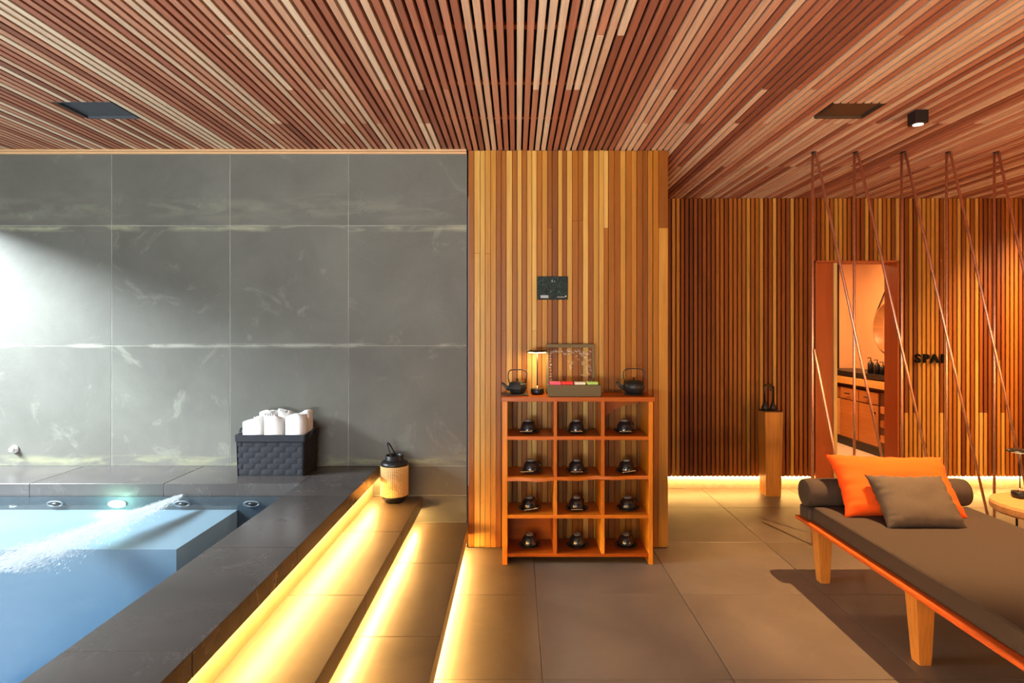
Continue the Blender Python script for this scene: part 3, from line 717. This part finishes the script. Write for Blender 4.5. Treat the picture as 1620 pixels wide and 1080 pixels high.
# glass frame leaning on the wall
gf = thing('glass_frame', 'weathered grey-green frame with scribbled clear glass propped behind the tea box', 'picture frame', (.357, 3.925, TZ))
gf.rotation_euler = (-.08, 0, 0)
W2 = .161; HH = .325
obj('frame_rail', MB().box(-W2, W2, -.009, .009, 0, .020, (.4,.1), bev=.001), GREYW, gf)
obj('frame_rail', MB().box(-W2, W2, -.009, .009, HH-.022, HH, (.6,.7), bev=.001), GREYW, gf)
for s_ in (-1, 1): obj('frame_stile', MB().box(min(s_*W2, s_*(W2-.017)), max(s_*W2, s_*(W2-.017)), -.009, .009, .020, HH-.022, (.6,.3), bev=.001), GREYZ, gf)
obj('glass_pane', MB().box(-W2+.017, W2-.017, -.0015, .0015, .020, HH-.022), glassy('picture_glass', (.97,.97,.95), .05, 1.18)[0], gf)
mb = MB(); rb = random.Random(11)
def scrib(cx, cz, rr, n_=9):
    p = []; a0 = rb.random()*6
    for i in range(n_): a = a0+i*rb.uniform(.5, 1.1); p.append((cx+rr*math.cos(a)*rb.uniform(.5,1.2), -.0025, cz+rr*.6*math.sin(a)*rb.uniform(.5,1.2)))
    mb.tube(p, .0009, 4)
for i in range(15): scrib(-.125+.018*i, .270+rb.uniform(-.012,.012), .013)
for i in range(11): scrib(-.130+rb.uniform(-.004,.004), .05+.02*i, .008, 6)
for i in range(26): scrib(.105+rb.uniform(-.028,.028), .06+.0082*i, .012, 7)
for i in range(10): scrib(.03+rb.uniform(-.04,.03), .16+.011*i, .010, 6)
o = obj('etched_drawing', mb, simple('white_ink', (.78,.75,.66), .5), gf); o['label'] = 'white scribbled drawing on the glass'; o['kind'] = 'stuff'

# dark printed plaque
pq = thing('wall_plaque', 'small dark plaque with a leafy print screwed to the slatted pier', 'plaque', (.2425, 3.986, 1.668))
pm, nt, bs = new_mat('leafy_print'); mp, _ = coords(nt, (1, 1, 1)); n = noise_n(nt, mp, 28, 5, .6, 2.5)
r = ramp(nt, [(.40, (.004,.006,.008)), (.52, (.012,.022,.020)), (.62, (.018,.05,.038)), (.74, (.10,.16,.13))]); nt.links.new(n.outputs[0], r.inputs[0])
nt.links.new(r.outputs[0], bs.inputs['Base Color']); bs.inputs['Roughness'].default_value = .6; bs.inputs['Specular IOR Level'].default_value = .2
obj('panel', MB().box(-.102, .102, -.003, .003, 0, .157, bev=.0015), pm, pq)
PRN = simple('pale_print', (.55,.58,.60), .5)
def text_mesh(txt, size, extrude, mat, name, parent, loc, bold=0.0, space=1.0):
    c = bpy.data.curves.new(name, 'FONT'); c.body = txt; c.size = size; c.extrude = extrude; c.offset = bold; c.space_character = space; c.resolution_u = 3
    tmp = bpy.data.objects.new('tmp', c); COL.objects.link(tmp); dg = bpy.context.evaluated_depsgraph_get(); dg.update()
    me = bpy.data.meshes.new_from_object(tmp.evaluated_get(dg)); bpy.data.objects.remove(tmp)
    me.transform(Matrix.Rotation(PI/2, 4, 'X')); me.materials.clear(); me.materials.append(mat); me.name = name
    o = bpy.data.objects.new(name, me); COL.objects.link(o); o.parent = parent; o.location = loc; return o
text_mesh('I', .020, .0006, PRN, 'print_line', pq, (-.006, -.0035, .118), .0005)
text_mesh('<', .016, .0006, PRN, 'print_line', pq, (.008, -.0035, .116), .0)
mb = MB().box(-.080, -.028, -.0042, -.0031, .020, .025).box(-.080, -.028, -.0042, -.0031, .012, .0165).box(-.080, -.03, -.0042, -.0031, .028, .030)
for i in range(9): mb.box(.030+.006*i, .0335+.006*i, -.0042, -.0031, .016, .020)
mb.box(.086, .092, -.0042, -.0031, .018, .028)
obj('print_lines', mb, PRN, pq)['kind'] = 'stuff'

# ------------------------------------------------------------------ rear wall: lettering, pedestal, ornament
lt = thing('wall_lettering', 'black raised letters reading SPA 1 on the slatted rear wall right of the doorway', 'lettering', (3.64, 5.436, 1.168))
LB = simple('black_letter', (.004,.004,.004), .9, spec=.1)
xx = 0
for ch, adv in (('S', .072), ('P', .070), ('A', .082), ('1', .04)):
    o = text_mesh(ch, .108, .008, LB, 'letter', lt, (xx, -.012, 0), .0035); xx += adv
pd = thing('wooden_pedestal', 'tall tapered raw wood pedestal standing before the rear slats', 'pedestal', (2.265, 5.30, 0))
V = []
for z, s_, in ((0, .066), (.2, .070), (.5, .075), (.742, .079)):
    V += [(-s_, -s_, z), (s_, -s_, z), (s_, s_, z), (-s_, s_, z)]
PEDW = wood('pedestal_wood', [(0, (.36,.14,.02)), (.5, (.60,.27,.05)), (1, (.72,.38,.09))], 'z', .5, .6, .4)
obj('post', MB().add(V, [(3,2,1,0), (12,13,14,15)]+[(i*4+k, i*4+(k+1) % 4, (i+1)*4+(k+1) % 4, (i+1)*4+k) for i in range(3) for k in range(4)], (.45,.2)), PEDW, pd)
orn = thing('iron_ornament', 'black arched iron ornament with two bulbs on the wooden pedestal', 'ornament', (2.262, 5.295, .743))
obj('plate', MB().box(-.078, .078, -.06, .06, 0, .008, bev=.002), BLACKI, orn)
for s_ in (-1, 1): obj('bulb', MB().lathe([(.020, .008), (.028, .016), (.026, .045), (.014, .068), (.010, .085)], c=(-.012+s_*.036, 0, 0), n=20), BLACKI, orn)
hp = [(-.048, 0, .08), (-.050, 0, .17), (-.052, 0, .195)]+[(-.012+.046*math.cos(PI-PI*i/10), 0, .195+.040*math.sin(PI*i/10)) for i in range(1, 10)]+[(.032, 0, .195), (.030, 0, .08)]
obj('arch', MB().tube(hp, [.007, .007, .011]+[.011-.0004*i for i in range(9)]+[.006, .007], 10), simple('dark_bronze', (.05,.045,.04), .3, .9), orn)
obj('hook', MB().tube([(-.005, -.004, .222), (.003, -.006, .20), (.0, -.006, .178)], [.004, .007, .006], 8), BLACKI, orn)

# ------------------------------------------------------------------ copper rod screen
rs = thing('rod_screen', 'screen of copper rods strung in leaning V shapes from ceiling to floor behind the daybed', 'screen', (2.02, 4.04, 0))
top_px = [1285.5, 1351.5, 1426.5, 1497.5, 1573, 1643, 1713]
RX = [(p-817)*4.04/F-2.02 for p in top_px]
for x in RX: obj('rod', MB().tube([(x, 0, 0), (x, 0, H-.001)], .0085, 10), COPPER, rs)
for i in range(5): obj('rod', MB().tube([(RX[i]+.012, -.018, H-.001), (RX[i+2]-.012, -.018, 0)], .0085, 10), COPPER, rs)
obj('rod', MB().tube([(RX[0], -.018, H*.5), (RX[1]-.012, -.018, 0)], .0085, 10), COPPER, rs)
for x in RX[:5]: obj('ceiling_socket', MB().lathe([(.018, H-.006), (.018, H-.0005), (0, H-.0005)], c=(x+.005, -.01, 0), n=16), BLACKM, rs)

# ------------------------------------------------------------------ daybed
BX0, BX1, BY0, BY1 = 1.672, 2.66, 1.55, 3.57
db = thing('daybed', 'low wooden daybed with a dark brown mattress and thin reddish frame', 'daybed', ((BX0+BX1)/2, (BY0+BY1)/2, 0))
ox, oy = (BX0+BX1)/2, (BY0+BY1)/2
fb_ = MB(); P = [(BX0-ox, BY0-oy), (BX1-ox, BY0-oy), (BX1-ox, BY1-oy), (BX0-ox, BY1-oy)]
fb_.bbox(BX0-ox, BX1-ox, BY0-oy, BY1-oy, .336, .358, .008, (.5,.4), seg=2)
obj('frame', fb_, REDEDGE, db)
obj('apron', MB().box(BX0-ox+.09, BX1-ox-.09, BY0-oy+.09, BY1-oy-.09, .29, .337, (.3,.3)), LEGW, db)
def taper_leg(cx, cy, dx):
    V = []
    for z, sx, sy, sh_ in ((0, .025, .026, 0), (.02, .027, .028, 0), (.29, .040, .040, dx), (.336, .042, .042, dx)):
        V += [(cx-sx+sh_, cy-sy, z), (cx+sx+sh_, cy-sy, z), (cx+sx+sh_, cy+sy, z), (cx-sx+sh_, cy+sy, z)]
    return MB().add(V, [(3,2,1,0), (12,13,14,15)]+[(i*4+k, i*4+(k+1) % 4, (i+1)*4+(k+1) % 4, (i+1)*4+k) for i in range(3) for k in range(4)], rt())
for cx_ in (1.785, 2.55):
    for cy_, in ((3.46,), (2.62,), (1.75,)): obj('leg', taper_leg(cx_-ox, cy_-oy, -.006 if cx_ < 2 else .006), LEGW, db)
def cushion_box(x0, x1, y0, y1, z0, z1, r, crown=0, seed=1):
    bm = bmesh.new(); bmesh.ops.create_cube(bm, size=1)
    for v in bm.verts: v.co = Vector((x0+(v.co.x+.5)*(x1-x0), y0+(v.co.y+.5)*(y1-y0), z0+(v.co.z+.5)*(z1-z0)))
    bmesh.ops.bevel(bm, geom=bm.edges[:], offset=r, segments=4, profile=.6, affect='EDGES')
    big = [e for e in bm.edges if e.calc_length() > .25]; bmesh.ops.subdivide_edges(bm, edges=big, cuts=14, use_grid_fill=True)
    for v in bm.verts:
        if v.co.z > z1-.001:
            u = (v.co.x-x0)/(x1-x0); w_ = (v.co.y-y0)/(y1-y0)
            v.co.z += crown*(math.sin(PI*u)*math.sin(PI*w_))**.6+.0012*noise.noise(v.co*5) if 0 < u < 1 and 0 < w_ < 1 else 0
    bm.verts.index_update(); mb = MB(); mb.add([v.co[:] for v in bm.verts], [[v.index for v in f.verts] for f in bm.faces], smooth=True); bm.free(); return mb
mt_ = obj('mattress', cushion_box(1.712-ox, 2.605-ox, BY0+.03-oy, 3.43-oy, .359, .447, .012, .006), MATTR, db)
mb = MB()
for zz_ in (.440, .366):
    mb.tube([(1.7125-ox, BY0+.05-oy, zz_), (1.7125-ox, 3.415-oy, zz_)], .0028, 6)
obj('piping', mb, MATTR, mt_)
obj('head_pad', cushion_box(1.692-ox, 2.625-ox, 3.435-oy, 3.555-oy, .359, .430, .015, .003), MATTR, db)
bo = thing('bolster', 'dark brown cylindrical bolster lying across the head of the daybed', 'bolster', (2.155, 3.485, .513))
pr = [(0, -.475), (.05, -.474), (.068, -.470), (.078, -.456), (.081, -.43), (.082, 0), (.081, .43), (.078, .456), (.068, .470), (.05, .474), (0, .475)]
obj('cover', MB().lathe(pr, axis='x', n=36), MATTR, bo)
for s_ in (-1, 1):
    obj('end_piping', MB().tube([(s_*.466, .073*math.cos(a*PI/16), .073*math.sin(a*PI/16)) for a in range(32)], .003, 6, closed=True), MATTR, bo)
def pillow(w_, h_, t_, seed, pinch=.10):
    N = 44; M_ = 30; V = []; mb = MB(); rg = Vector((seed*3.1, seed*1.7, 0))
    def P(i, j, sgn):
        u = -1+2*i/N; v = -1+2*j/M_
        ex = 1-pinch*(1-abs(v)**2.2)*abs(u)**3; ez = 1-pinch*1.1*(1-abs(u)**2.2)*abs(v)**3
        x = u*w_/2*ex; z = v*h_/2*ez
        pr_ = max(0, (1-u**4))**.55*max(0, (1-v**4))**.55
        wr = 0
        edge = 1-max(abs(u), abs(v))
        if edge < .5:
            if abs(u) > abs(v): wr = .010*math.sin(v*15+noise.noise(Vector((u*2, v*3, seed)))*5)*math.exp(-edge*7)*(edge > .0)*min(1, edge*14)
            else: wr = .009*math.sin(u*20+noise.noise(Vector((u*3, v*2, seed)))*5)*math.exp(-edge*8)*min(1, edge*14)
        y = sgn*(t_/2*pr_+wr+.008*noise.noise(Vector((u*1.8, v*1.8, seed+sgn)))*pr_)
        return (x, y, z)
    for sgn in (-1, 1):
        V = [P(i, j, sgn) for j in range(M_+1) for i in range(N+1)]
        mb.add(V, [(j*(N+1)+i, j*(N+1)+i+1, (j+1)*(N+1)+i+1, (j+1)*(N+1)+i) for j in range(M_) for i in range(N)], smooth=True)
    return mb
def weld(o):
    bm = bmesh.new(); bm.from_mesh(o.data); bmesh.ops.remove_doubles(bm, verts=bm.verts[:], dist=.0008); bmesh.ops.recalc_face_normals(bm, faces=bm.faces[:])
    bm.to_mesh(o.data); bm.free(); return o
po = thing('large_pillow', 'large bright orange pillow leaning on the bolster of the daybed', 'pillow', (2.125, 3.335, .588))
po.rotation_euler = (-.66, .02, -.02)
weld(obj('cover', pillow(.675, .375, .16, 2), PILLO, po))
obj('care_label', MB().box(.30, .34, -.002, .002, -.188, -.172), WHITEP, po)
pg = thing('small_pillow', 'smaller grey-brown pillow leaning on the orange pillow', 'pillow', (2.11, 3.145, .557))
pg.rotation_euler = (-.74, .01, -.01)
weld(obj('cover', pillow(.42, .31, .12, 5), PILLG, pg))

# ------------------------------------------------------------------ side table with its lamp
st = thing('side_table', 'small round live-edge wooden side table on a thin black stem beside the daybed', 'table', (3.03, 3.42, 0))
V = []; n_ = 56
for z, k_ in ((.405, .93), (.418, .985), (.450, 1.0), (.466, .985)):
    for i in range(n_):
        a = 2*PI*i/n_; r0 = .245+.012*noise.noise(Vector((math.cos(a)*1.5, math.sin(a)*1.5, 4)))+.004*noise.noise(Vector((math.cos(a)*6, math.sin(a)*6, 9)))
        V.append((r0*k_*math.cos(a), r0*k_*math.sin(a), z))
Fc = [(j*n_+i, j*n_+(i+1) % n_, (j+1)*n_+(i+1) % n_, (j+1)*n_+i) for j in range(3) for i in range(n_)]+[tuple(range(n_))[::-1], tuple(3*n_+i for i in range(n_))]
obj('top', MB().add(V, Fc, (.8,.4)), wood('slab_wood', [(0,(.36,.15,.04)),(.5,(.58,.30,.10)),(1,(.70,.45,.20))], 'x', .35, .4, .3), st)
obj('stem', MB().tube([(0, 0, .012), (0, 0, .418)], .009, 12), BLACKM, st)
obj('foot', MB().lathe([(0, 0), (.14, 0), (.14, .006), (.012, .012)], n=40), BLACKM, st)
obj('stem', MB().tube([(-.15, 0, .0), (-.15, 0, .410)], .006, 10), BLACKM, st)
table_lamp('black disc-shade table lamp on the round wooden side table', 3.00, 3.54, .4665, False)

# ------------------------------------------------------------------ washroom: vanity, mirror, bottles
VX = 4.17
vn = thing('vanity_cabinet', 'wooden washroom vanity seen through the doorway, drawers over doors on a black plinth', 'cabinet', (4.41, 7.3, 0))
def lv(x0, x1, y0, y1, z0, z1, t=None, bev=.002): return MB().box(x0-4.41, x1-4.41, y0-7.3, y1-7.3, z0, z1, t or rt(), bev=bev)
VW = wood('vanity_wood', [(0,(.30,.09,.02)),(.5,(.52,.22,.06)),(1,(.66,.38,.14))], 'y', .35, .4, .3)
VWD = simple('vanity_dark_wood', (.07,.018,.008), .4)
obj('plinth', lv(VX+.02, WX1-.01, 6.55, 8.1, 0, .095), BLACKM, vn)
obj('carcass', lv(VX+.012, WX1-.01, 6.60, 8.08, .095, .745), VWD, vn)
ybs = [(6.84, 7.225), (7.245, 7.64), (7.66, 8.05)]
cl_ = struct('trim_2', MB().box(3.60, 4.42, WY-.012, WY-.001, 0, 2.49), DARKGAP)
RS = wood('dark_red_slats', [(0,(.03,.003,.001)),(1,(.09,.010,.003))], 'z', .4, .1, .3)
for i in range(16): obj('slat', MB().box(3.605+.05*i, 3.645+.05*i, WY-.03, WY-.012, 0, 2.49, rt(), bev=.002), RS, cl_)
for a, b in ybs:
    dr = obj('drawer', lv(VX-.006, VX+.012, a, b, .60, .735), VW, vn)
    obj('knob', MB().tube([(VX-.03-4.41, (a+b)/2-7.3-.05, .67), (VX-.03-4.41, (a+b)/2-7.3+.05, .67)], .008, 8), BLACKM, dr)
    dd = obj('door', lv(VX-.006, VX+.012, a, b, .12, .585), VW, vn)
    obj('knob', MB().lathe([(.012, 0), (.014, -.02), (0, -.024)], c=(VX-.006-4.41, a+.06-7.3, .50), axis='x', n=14), BLACKM, dd)
for z in (.25, .42, .58): obj('shelf', lv(VX+.0, VX+.012, 6.62, 6.81, z-.07, z+.01), VW, vn)
obj('counter_slab', lv(VX-.035, WX1-.01, 6.55, 8.12, .79, .875), wood('counter_wood', [(0,(.55,.30,.08)),(1,(.80,.55,.20))], 'y', .3, .4, .2), vn)
obj('slab_bearer', lv(VX+.06, WX1-.01, 6.60, 8.08, .745, .79), VWD, vn)
tb = obj('stone_top', lv(VX-.01, WX1-.01, 6.55, 8.12, .895, .945), BLACKM); 
tb.location = (4.41, 7.3, 0); tag(tb, 'black stone basin top on the wooden vanity', 'basin')
o = obj('basin_spacer', lv(VX+.05, WX1-.02, 6.6, 8.08, .8755, .895), VWD, vn)
for nm, yy, hh, rr, lb in (('soap_bottle', 7.03, .13, .032, 'black soap bottle nearest the mirror on the stone basin top'), ('soap_bottle', 7.16, .15, .034, 'taller black soap bottle on the stone basin top'), ('soap_bottle', 6.92, .11, .028, 'short black soap bottle on the stone basin top')):
    t = thing(nm, lb, 'bottle', (4.27, yy, .9455))
    obj('body', MB().lathe([(0, 0), (rr, 0), (rr, hh*.8), (rr*.5, hh*.9), (rr*.4, hh)], n=20), BLACKM, t)
    obj('pump', MB().tube([(0, 0, hh), (0, 0, hh+.035), (-.04, 0, hh+.035)], .005, 8), BLACKM, t)
mr = thing('round_mirror', 'round mirror hung on a dark strap on the washroom wall', 'mirror', (WX1-.012, 7.40, 1.49))
obj('glass', MB().lathe([(0, -.008), (.305, -.008), (.305, .004)], axis='x', n=64), MIRROR, mr)
obj('rim', MB().tube([(-.004, .31*math.cos(a*PI/32), .31*math.sin(a*PI/32)) for a in range(64)], .010, 8, closed=True), simple('mirror_rim', (.5,.22,.07), .4), mr)
for s_ in (-1, 1): obj('strap', MB().tube([(-.006, s_*.27, .16), (-.006, 0, .56)], .008, 6), BLACKM, mr)
obj('peg', MB().lathe([(.018, -.03), (.018, .01)], c=(0, 0, .56), axis='x', n=14), BLACKM, mr)
